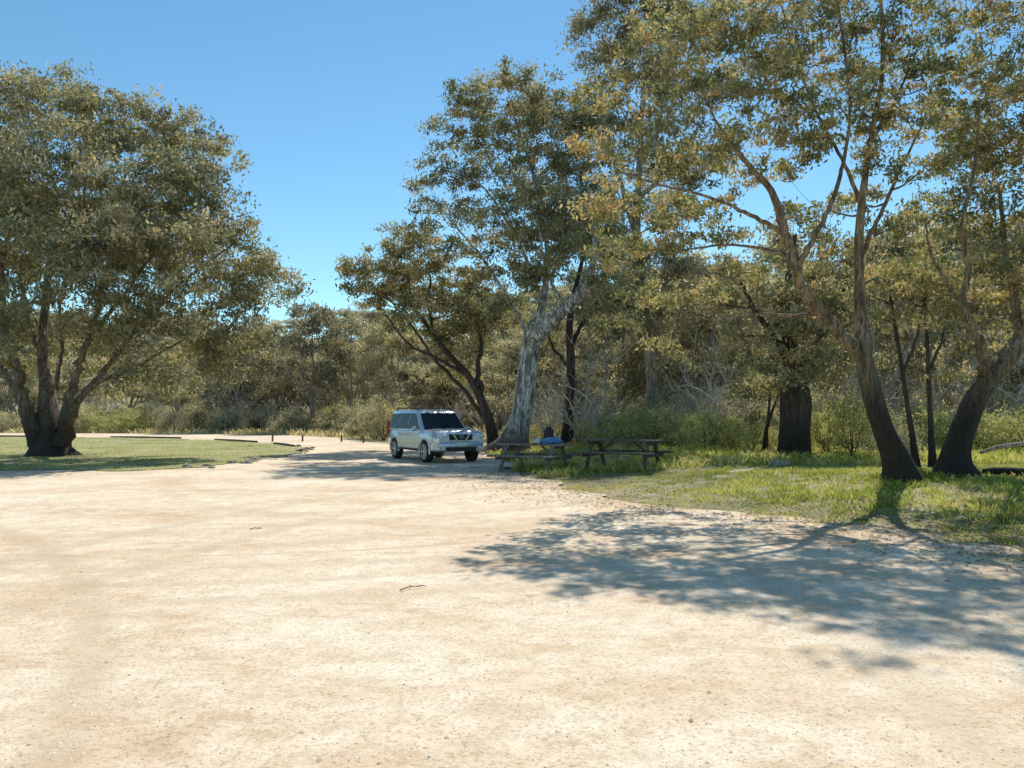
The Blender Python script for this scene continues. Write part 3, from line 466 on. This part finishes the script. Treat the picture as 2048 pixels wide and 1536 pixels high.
# ------------------------------------------------------------ small boxes
def box(bm, c, s, rot=None, bev=0.0):
    m = Matrix.Translation(c) @ (rot.to_4x4() if rot else Matrix()) @ Matrix.Diagonal((*s, 1)); r = bmesh.ops.create_cube(bm, size=1, matrix=m)
    if bev:
        es = list({e for v in r['verts'] for e in v.link_edges}); bmesh.ops.bevel(bm, geom=es, offset=bev, segments=2, affect='EDGES')
def bmo(name, bm, mat, parent=None, smooth=False):
    bmesh.ops.recalc_face_normals(bm, faces=bm.faces); me = bpy.data.meshes.new(name); bm.to_mesh(me); bm.free(); return link(name, me, mat, parent, smooth)
def beam(bm, a, b, w, h, up=(0,0,1), bev=.006):
    a, b = Vector(a), Vector(b); x = (b-a).normalized(); y = Vector(up).cross(x).normalized(); z = x.cross(y); rot = Matrix((x, y, z)).transposed()
    box(bm, (a+b)/2, ((b-a).length, w, h), rot, bev)
# ------------------------------------------------------------ picnic tables
M['timber'] = barkmat('weathered_timber', (.16,.14,.12), (.2,.175,.155), (.32,.29,.26), (.09,.08,.07), -2, -1, .4)
M['timber_dark'] = barkmat('dark_timber', (.06,.05,.045), (.08,.07,.062), (.15,.13,.115), (.035,.03,.026), -2, -1, .4)
def picnic(px, Yd, rz, label, mat, Ln=2.1):
    x = (px-1024)/FPX*Yd; z = float(H(x, Yd)); root = empty('picnic_table', (x, Yd, max(z, 0)), rz, label, 'picnic table')
    bm = bmesh.new()
    for i in range(5): box(bm, (0, -.3+i*.15, .76), (Ln, .135, .045), None, .006)
    bmo('tabletop', bm, mat, root)
    for s in (-1, 1):
        bm = bmesh.new()
        for i in (0, 1): box(bm, (0, s*(.66+i*.15), .45), (Ln, .135, .045), None, .006)
        bmo('bench_seat', bm, mat, root)
    for e in (-1, 1):
        X0 = e*(Ln/2-.32)
        for s in (-1, 1):
            bm = bmesh.new(); beam(bm, (X0, s*.26, .735), (X0, s*.68, -.03), .05, .1, (1,0,0)); bmo('leg', bm, mat, root)
        bm = bmesh.new(); box(bm, (X0+e*.052, 0, .385), (.05, 1.66, .09), None, .006); box(bm, (X0+e*.052, 0, .695), (.05, .7, .08), None, .006); bmo('crossbar', bm, mat, root)
        bm = bmesh.new(); beam(bm, (X0-e*.05, 0, .40), (X0-e*.5, 0, .73), .045, .07, (0,1,0)); bmo('brace', bm, mat, root)
    return root
picnic(1068, 22.8, R(-30), 'left picnic table with benches and bags on top, in front of the white gum', M['timber'])
picnic(1246, 21.2, R(-28), 'right picnic table of dark timber with empty top on the grass', M['timber_dark'], 2.2)
def blob(name, loc, s, mat, label, cat, seed, rz=0):
    bm = bmesh.new(); bmesh.ops.create_icosphere(bm, subdivisions=4, radius=1)
    for v in bm.verts:
        p = v.co; n = 1+.1*math.sin(5*p.x+seed)*math.cos(4*p.y-seed)+.06*math.sin(11*p.z+7*p.x+seed)+.04*math.sin(17*p.y+seed)
        q = Vector([math.copysign(abs(c)**.75, c) for c in p])*n; v.co = Vector((q.x*s[0], q.y*s[1], max(q.z*s[2], -s[2]*.8)+s[2]*.8))
    o = bmo(name, bm, mat, None, True); o.location = loc; o.rotation_euler.z = rz; return tag(o, label, cat)
tx, ty = (1068-1024)/FPX*22.8, 22.8; tz = max(float(H(tx, ty)), 0)+.785
blob('bag', (tx+.5, ty-.3, tz), (.27, .15, .1), simple('blue_fabric', (.07,.22,.45), .7, bump=.5), 'blue soft bag lying on the left picnic table', 'bag', 1, .3)
blob('bag', (tx+.12, ty-.08, tz), (.15, .11, .08), simple('white_plastic', (.65,.68,.7), .4, bump=.5), 'small white bag beside the blue bag on the left picnic table', 'bag', 4, 1)
bp = empty('backpack', (tx+.42, ty+.08, tz-.01), .5, 'dark upright backpack behind the blue bag on the left picnic table', 'backpack'); mb = simple('dark_fabric', (.035,.04,.055), .8, bump=.4)
bm = bmesh.new(); box(bm, (0,0,.24), (.3,.18,.48), None, .07); bmo('body', bm, mb, bp, True); bm = bmesh.new(); box(bm, (0,-.12,.16), (.22,.08,.24), None, .035); bmo('front_pocket', bm, mb, bp, True)
V, F = tube(catmull([(-.06,0,.47,.012), (-.04,0,.54,.012), (.04,0,.54,.012), (.06,0,.47,.012)], 4), 6); link('handle', mesh_np('handle', V, F), mb, bp)
# ------------------------------------------------------------ bollards, rocks, logs, twigs
bol = None
for i, (px, py) in enumerate([(545,879), (605,880), (683,884), (727,886)]):
    x, y = G(px, py); y = min(y, 48); x = (px-1024)/FPX*y
    if bol is None:
        bol = empty('bollard', (x, y, 0), 0, 'low weathered timber bollard at the far bend of the gravel', 'bollard', 'bollards at the gravel bend')
        V, F = tube(np.array([(0,0,-.1,.055), (0,0,.2,.055), (.01,0,.36,.055), (.01,0,.4,.05)]), 10, .04); link('post', mesh_np('post', V, F), M['bark_far'], bol)
        V, F = tube(np.array([(.01,0,.395,.051), (.01,0,.42,.044), (.01,0,.428,.02), (.01,0,.43,.001)]), 10); link('cap', mesh_np('cap', V, F), M['bark_far'], bol)
    else:
        o = copy_tree(bol); o.location = (x, y, 0); o.rotation_euler.z = i
M['rock'] = simple('rock', (.32,.28,.22), .9, var=.45, scale=5, bump=.7)
rock_protos = []
def rock(x, y, s, label, group=None):
    if len(rock_protos) < 4:
        bm = bmesh.new(); bmesh.ops.create_icosphere(bm, subdivisions=3, radius=1); k = len(rock_protos)*1.9
        for v in bm.verts:
            p = v.co.copy(); v.co = p*(1+.2*math.sin(2.1*p.x+k)*math.cos(2.7*p.y+k)+.1*math.sin(6*p.z+3*p.x+k)+.05*math.sin(13*p.y+k)); v.co.z *= .6
        me = bmo('rock', bm, M['rock'], None, False); rock_protos.append(me.data); o = me
    else: o = bpy.data.objects.new('rock', random.choice(rock_protos)); C.objects.link(o)
    o.location = (x, y, max(float(H(x, y)), .012)+s*.1); o.scale = (s, s*random.uniform(.6, 1), s*random.uniform(.6, .9)); o.rotation_euler.z = random.uniform(0, 6); tag(o, label, 'rock', group); return o
for i in range(16):
    k = int(i/15*36); p = ic[40+k]; rock(p[0]+random.uniform(-.2, .2), p[1]+random.uniform(-.5, .5), random.uniform(.1, .22), 'small edging rock on the rounded right end of the left lawn', 'edging rocks of the lawn')
rx, ry = (1560-1024)/FPX*20, 20; rock(rx, ry, .26, 'grey boulder at the grass edge in front of the stout black trunk'); rock((1470-1024)/FPX*21, 21, .16, 'small grey stone left of the boulder near the stout trunk')
def logo(pts, label, mat, cat='log', name='fallen_log', n=10):
    c = catmull(pts, 6); V, F = tube(c, n, .08); base = c[0, :3]; o = link(name, mesh_np(name, V-base, F), mat); o.location = base; return tag(o, label, cat)
def gl(px, Yd, up, r): x = (px-1024)/FPX*Yd; return (x, Yd, max(float(H(x, Yd)), 0)+up, r)
logo([gl(1965,16.6,.07,.05), gl(2000,16.4,.1,.09), gl(2060,16.0,.1,.09), gl(2120,15.8,.12,.06)], 'low brown fallen log at the right edge behind the tall grass', M['bark_near'])
logo([gl(1960,18.5,.35,.04), gl(2000,18.2,.5,.05), gl(2060,18,.62,.04)], 'pale fallen branch propped in shrubs at the right edge', M['dead'])
logo([gl(1180,24.6,.06,.05), gl(1210,24.3,.1,.06), gl(1260,24.2,.08,.05)], 'short fallen branch on the grass behind the right picnic table', M['dead'])
for k in range(5):
    t = k*10; p = ic[min(66+t, len(ic)-8)]; q = ic[min(66+t+6, len(ic)-2)]
    logo([(p[0], p[1], .07, .06), ((p[0]+q[0])/2, (p[1]+q[1])/2, .075, .07), (q[0], q[1], .065, .05)], 'low grey log lying along the far edge of the left lawn', M['bark_far'], 'log', 'edging_log')['group'] = 'edging logs along the far lawn edge'
def twig(px, py, L, a, r, label):
    x, y = G(px, py); q = Q(); dx, dy = math.cos(a), math.sin(a)
    q.add(*tube(catmull([(0,0,.02,r), (dx*L*.35, dy*L*.35+.02, .03, r*.8), (dx*L*.7, dy*L*.7-.015, .025, r*.6), (dx*L, dy*L, .02, r*.3)], 5), 6))
    for f, s in ((.4, .9), (.62, -.8)):
        b = a+s; q.add(*tube(catmull([(dx*L*f, dy*L*f, .026, r*.6), (dx*L*f+math.cos(b)*L*.2, dy*L*f+math.sin(b)*L*.2, .035, r*.45), (dx*L*f+math.cos(b+.2)*L*.36, dy*L*f+math.sin(b+.2)*L*.36, .02, r*.25)], 4), 5))
    o = link('fallen_twig', q.mesh('fallen_twig'), M['bark_near']); o.location = (x, y, .005); tag(o, label, 'twig')
twig(800, 1186, .3, .8, .005, 'forked dry twig lying on open gravel in the middle foreground')
twig(500, 1062, .16, .6, .006, 'small twig on the gravel left of centre')
# ------------------------------------------------------------ car
M['paint'] = simple('silver_paint', (.58,.64,.7), .24, .4, .03, 3, coat=.8)
M['glass'] = simple('dark_glass', (.012,.018,.025), .12, 0, .1, 2, ior=1.25); M['rubber'] = simple('rubber', (.02,.02,.02), .85); M['black'] = simple('black_plastic', (.015,.015,.017), .6)
M['chrome'] = simple('chrome', (.45,.48,.52), .25, .6, .03); M['rim'] = simple('alloy', (.55,.57,.6), .3, .5, .05); M['lamp'] = simple('lamp_glass', (.75,.82,.88), .08, .1, .2, 14); M['amber'] = simple('amber_lens', (.6,.25,.06), .2)
M['plate'] = simple('plate_white', (.7,.7,.66), .5, var=.03); M['red'] = simple('red_lens', (.4,.02,.02), .2)
cy = 28.4; cx = (866-1024)/FPX*cy
car = empty('parked_car', (cx, cy, .012), R(-90+28.5), 'silver four wheel drive wagon with roof rails parked on the gravel', 'car')
def body():
    st = [-2.36,-2.32,-2.15,-1.75,-1.35,-.9,-.4,0,.4,.8,1.0,1.25,1.5,1.75,1.95,2.1,2.22,2.31,2.36]
    bm = bmesh.new(); rings = []
    for x in st:
        e = abs(x)/2.36; w = .925-.05*max(0, (e-.55)/.45)**2-.09*max(0, (e-.88)/.12)**2
        zt = 1.07 if x < .9 else (1.07+.045*math.sin((x-.9)/.9*1.57) if x < 1.6 else 1.105-.04*(x-1.6)/.5 if x < 2.1 else 1.065-.2*((x-2.1)/.26)**1.6)
        if x < -2.2: zt = 1.05
        zb = .36+.06*max(0, (e-.85)/.15)
        half = [(0,zb), (w-.12,zb), (w-.04,zb+.05), (w,zb+.2), (w+.004,.74), (w-.012,.9), (w-.035,zt-.1), (w-.07,zt-.03), (w-.16,zt), (w*.45,zt+(.03 if x > .9 else 0)), (0,zt+(.035 if x > .9 else 0))]
        ring = [bm.verts.new((x, y, z)) for y, z in half]+[bm.verts.new((x, -y, z)) for y, z in half[-2:0:-1]]; rings.append(ring)
    n = len(rings[0])
    for a, b in zip(rings, rings[1:]):
        for i in range(n): bm.faces.new((a[i], a[(i+1) % n], b[(i+1) % n], b[i]))
    bm.faces.new(rings[0]); bm.faces.new(rings[-1][::-1]); o = bmo('body', bm, M['paint'], None, True)
    cb = bmesh.new()
    for wx in (-1.42, 1.43):
        for s in (-1, 1): bmesh.ops.create_cone(cb, cap_ends=True, segments=40, radius1=.425, radius2=.425, depth=.5, matrix=Matrix.Translation((wx, s*.87, .36)) @ Matrix.Rotation(R(90), 4, 'X'))
    cut = bmo('cutter', cb, None); md = o.modifiers.new('b', 'BOOLEAN'); md.object = cut; md.operation = 'DIFFERENCE'; md.solver = 'EXACT'
    dg = bpy.context.evaluated_depsgraph_get(); dg.update(); me = bpy.data.meshes.new_from_object(o.evaluated_get(dg)); o.modifiers.clear(); o.data = me
    bpy.data.objects.remove(cut); me.polygons.foreach_set('use_smooth', np.ones(len(me.polygons), bool))
    try: me.set_sharp_from_angle(angle=R(32))
    except Exception: pass
    if not me.materials: me.materials.append(M['paint'])
    me.materials[0] = M['paint']; o.parent = car
body()
def cabin():
    bm = bmesh.new(); rings = []
    for z, xr, xf, hw, rc in [(1.03,-2.31,1.08,.865,.1), (1.07,-2.3,1.04,.86,.1), (1.3,-2.26,.8,.815,.1), (1.55,-2.21,.54,.76,.1), (1.68,-2.15,.4,.725,.12), (1.735,-2.05,.28,.68,.14), (1.765,-1.85,.05,.58,.15), (1.775,-1.5,-.3,.4,.15)]:
        ring = []
        for sx, sy, a0 in ((1,1,0), (-1,1,90), (-1,-1,180), (1,-1,270)):
            cx_ = (xf-rc) if sx > 0 else (xr+rc); cy_ = sy*(hw-rc)
            for k in range(4): a = R(a0+k*30); ring.append(bm.verts.new((cx_+rc*math.cos(a), cy_+rc*math.sin(a), z)))
        rings.append(ring)
    n = len(rings[0])
    for a, b in zip(rings, rings[1:]):
        for i in range(n): bm.faces.new((a[i], a[(i+1) % n], b[(i+1) % n], b[i]))
    bm.faces.new(rings[-1]); bm.faces.new(rings[0][::-1]); return bmo('roof', bm, M['paint'], car, True)
roof = cabin()
def panel(name, pts, mat, parent, th=.012):
    bm = bmesh.new(); f = bm.faces.new([bm.verts.new(p) for p in pts]); f.normal_update(); n = f.normal.copy()
    r = bmesh.ops.extrude_face_region(bm, geom=[f]); vs = [v for v in r['geom'] if isinstance(v, bmesh.types.BMVert)]; bmesh.ops.translate(bm, verts=vs, vec=n*th); return bmo(name, bm, mat, parent)
def sy(z): return np.interp(z, [1.07,1.3,1.55,1.68], [.86,.815,.76,.725])+.003
for s in (-1, 1):
    def side(name, q):
        pts = [(x, s*sy(z), z) for x, z in q]; return panel(name, pts if s < 0 else pts[::-1], M['glass'], car, .01)
    side('window', [(-.27,1.1), (.82,1.1), (.5,1.42), (.26,1.64), (-.27,1.65)]); side('window', [(-1.2,1.1), (-.33,1.1), (-.33,1.65), (-1.2,1.65)]); side('window', [(-2.1,1.12), (-1.27,1.1), (-1.27,1.65), (-2.05,1.63)])
    for x0, x1 in ((-.3, .92), (-1.02, -.315)):
        q = [(x0,.46), (x1,.46), (x1,.98), (x0,.98)] if x0 > -.5 else [(x0+.06,.46), (x1,.46), (x1,.98), (x0-.12,.98), (x0-.1,.8)]
        pts = [(x, s*(.925 if z < .8 else .9), z) for x, z in q]
        d = panel('door', pts if s < 0 else pts[::-1], M['paint'], car, .012)
        bm = bmesh.new(); box(bm, (x0+.14, s*.955, .9), (.2, .03, .035), None, .01); bmo('handle', bm, M['chrome'], d)
    for wx in (-1.42, 1.43):
        V, F = tube(np.array([(wx+.44*math.cos(a), s*(.915 if wx < 0 else .91), .36+.44*math.sin(a), .032) for a in np.linspace(-.15, math.pi+.15, 22)]), 8); link('fender_flare', mesh_np('fender_flare', V, F), M['paint'], car)
    bm = bmesh.new(); box(bm, (.72, s*1.0, 1.13), (.1, .2, .15), None, .035); bmo('mirror', bm, M['paint'], car, True)
    bm = bmesh.new(); box(bm, (-.0, s*.925, .4), (2.0, .1, .05), None, .015); bmo('side_step', bm, M['black'], car)
    V, F = tube(catmull([(.15,s*.62,1.74,.022), (.05,s*.63,1.81,.022), (-.8,s*.64,1.84,.022), (-1.75,s*.63,1.82,.022), (-1.9,s*.62,1.76,.022)], 5), 8); link('roof_rail', mesh_np('roof_rail', V, F), M['black'], car)
    bm = bmesh.new(); box(bm, (2.285, s*.66, .89), (.16, .38, .18), Matrix.Rotation(s*R(-14), 3, 'Z'), .04); h = bmo('headlight', bm, M['lamp'], car, True)
    bm = bmesh.new(); box(bm, (2.27, s*.835, .885), (.1, .06, .12), None, .02); bmo('indicator', bm, M['amber'], h, True)
    bm = bmesh.new(); bmesh.ops.create_cone(bm, cap_ends=True, segments=20, radius1=.06, radius2=.06, depth=.04, matrix=Matrix.Translation((2.41, s*.66, .52)) @ Matrix.Rotation(R(90), 4, 'Y')); bmo('fog_light', bm, M['lamp'], car)
    bm = bmesh.new(); box(bm, (-2.3, s*.84, 1.12), (.1, .1, .5), None, .02); bmo('tail_light', bm, M['red'], car)
    for wx in (-1.42, 1.43):
        w = empty('wheel', (wx, s*.82, .365)); w.parent = car
        prof = [(.23,-.11), (.3,-.125), (.345,-.115), (.365,-.08), (.365,.08), (.345,.115), (.3,.125), (.23,.11)]; N = 32; V = [(r*math.cos(a*2*math.pi/N), y, r*math.sin(a*2*math.pi/N)) for a in range(N) for r, y in prof]; K = len(prof)
        F = [(a*K+k, a*K+(k+1) % K, ((a+1) % N)*K+(k+1) % K, ((a+1) % N)*K+k) for a in range(N) for k in range(K)]; link('tyre', mesh_np('tyre', V, F), M['rubber'], w)
        bm = bmesh.new()
        bmesh.ops.create_cone(bm, cap_ends=True, segments=24, radius1=.06, radius2=.06, depth=.06, matrix=Matrix.Translation((0, s*.08, 0)) @ Matrix.Rotation(R(90), 4, 'X'))
        for k in range(6): a = k*math.pi/3; box(bm, (.14*math.cos(a), s*.085, .14*math.sin(a)), (.2, .03, .065), Matrix.Rotation(-a, 3, 'Y'))
        for k in range(24): a = k*math.pi/12; box(bm, (.23*math.cos(a), s*.1, .23*math.sin(a)), (.035, .05, .065), Matrix.Rotation(-a, 3, 'Y'))
        bmo('rim', bm, M['rim'], w); bm = bmesh.new(); bmesh.ops.create_cone(bm, cap_ends=True, segments=24, radius1=.2, radius2=.2, depth=.03, matrix=Matrix.Translation((0, s*.03, 0)) @ Matrix.Rotation(R(90), 4, 'X')); bmo('brake_disc', bm, M['black'], w)
panel('windscreen', [(1.035,-.74,1.1), (1.035,.74,1.1), (.455,.66,1.645), (.455,-.66,1.645)], M['glass'], car, .014)
for s in (-1, 1):
    V, F = tube(np.array([(1.06,s*.1-.3,1.11,.008), (.98,s*.1-.02,1.2,.008), (.9,s*.1+.25,1.26,.006)]), 5); link('wiper', mesh_np('wiper', V, F), M['black'], car)
bm = bmesh.new(); box(bm, (2.345, 0, .86), (.07, .84, .22), None, .02); gr = bmo('grille', bm, M['black'], car)
for s in (-1, 1):
    bm = bmesh.new(); beam(bm, (2.39, s*.3, .97), (2.39, s*.16, .76), .03, .05); bmo('chrome_strut', bm, M['chrome'], gr)
bm = bmesh.new(); box(bm, (2.388, 0, .965), (.02, .84, .025)); bmo('chrome_bar', bm, M['chrome'], gr)
N = 20; em = [(2.4, .06*math.cos(a*2*math.pi/N), .87+.06*math.sin(a*2*math.pi/N), .01) for a in range(N+1)]; q = Q(); q.add(*tube(np.array(em), 6)); q.add(*tube(np.array([(2.405,-.075,.87,.013), (2.405,.075,.87,.013)]), 6)); link('emblem', q.mesh('emblem'), M['chrome'], gr)
bm = bmesh.new(); box(bm, (2.345, 0, .6), (.14, 1.62, .24), None, .05); bmo('front_bumper', bm, M['paint'], car, True)
bm = bmesh.new(); box(bm, (2.38, 0, .475), (.1, 1.06, .12), None, .02); bmo('air_intake', bm, M['black'], car)
bm = bmesh.new(); box(bm, (2.43, 0, .63), (.012, .37, .12)); bmo('number_plate', bm, M['plate'], car)
# ------------------------------------------------------------ light, sky, camera
az, el = R(15), R(49); S = Vector((math.sin(az)*math.cos(el), math.cos(az)*math.cos(el), math.sin(el)))
sun = bpy.data.objects.new('sun', bpy.data.lights.new('sun', 'SUN')); C.objects.link(sun); sun.data.energy = 5.0; sun.data.angle = R(.5); sun.data.color = (1, .965, .9); sun.rotation_euler = S.to_track_quat('Z', 'Y').to_euler()
w = bpy.data.worlds.new('World'); bpy.context.scene.world = w; w.use_nodes = True; nt = w.node_tree; nt.nodes.clear()
sk = nt.nodes.new('ShaderNodeTexSky'); sk.sky_type = 'NISHITA'; sk.sun_disc = False; sk.sun_elevation = el; sk.sun_rotation = az; sk.air_density = 1.05; sk.dust_density = .05; sk.ozone_density = 1.2; sk.altitude = 1300
hs = nt.nodes.new('ShaderNodeHueSaturation'); hs.inputs['Saturation'].default_value = 1.12; tn = mixc(nt, 1.0, hs.outputs[0], (.86, 1.06, .98), 'MULTIPLY'); bg = nt.nodes.new('ShaderNodeBackground'); bg.inputs[1].default_value = .15; ow = nt.nodes.new('ShaderNodeOutputWorld')
nt.links.new(sk.outputs[0], hs.inputs['Color']); nt.links.new(tn, bg.inputs[0]); nt.links.new(bg.outputs[0], ow.inputs[0])
cam = bpy.data.objects.new('camera', bpy.data.cameras.new('camera')); C.objects.link(cam); cam.location = (0, 0, EYE); cam.rotation_euler = (R(90), 0, 0)
cam.data.sensor_width = 36; cam.data.lens = 36*FPX/2048; cam.data.shift_y = (HOR-768)/2048; cam.data.clip_end = 4000; cam.data.clip_start = .05
sc_ = bpy.context.scene; sc_.camera = cam; sc_.view_settings.view_transform = 'Standard'; sc_.view_settings.look = 'None'; sc_.view_settings.exposure = 0
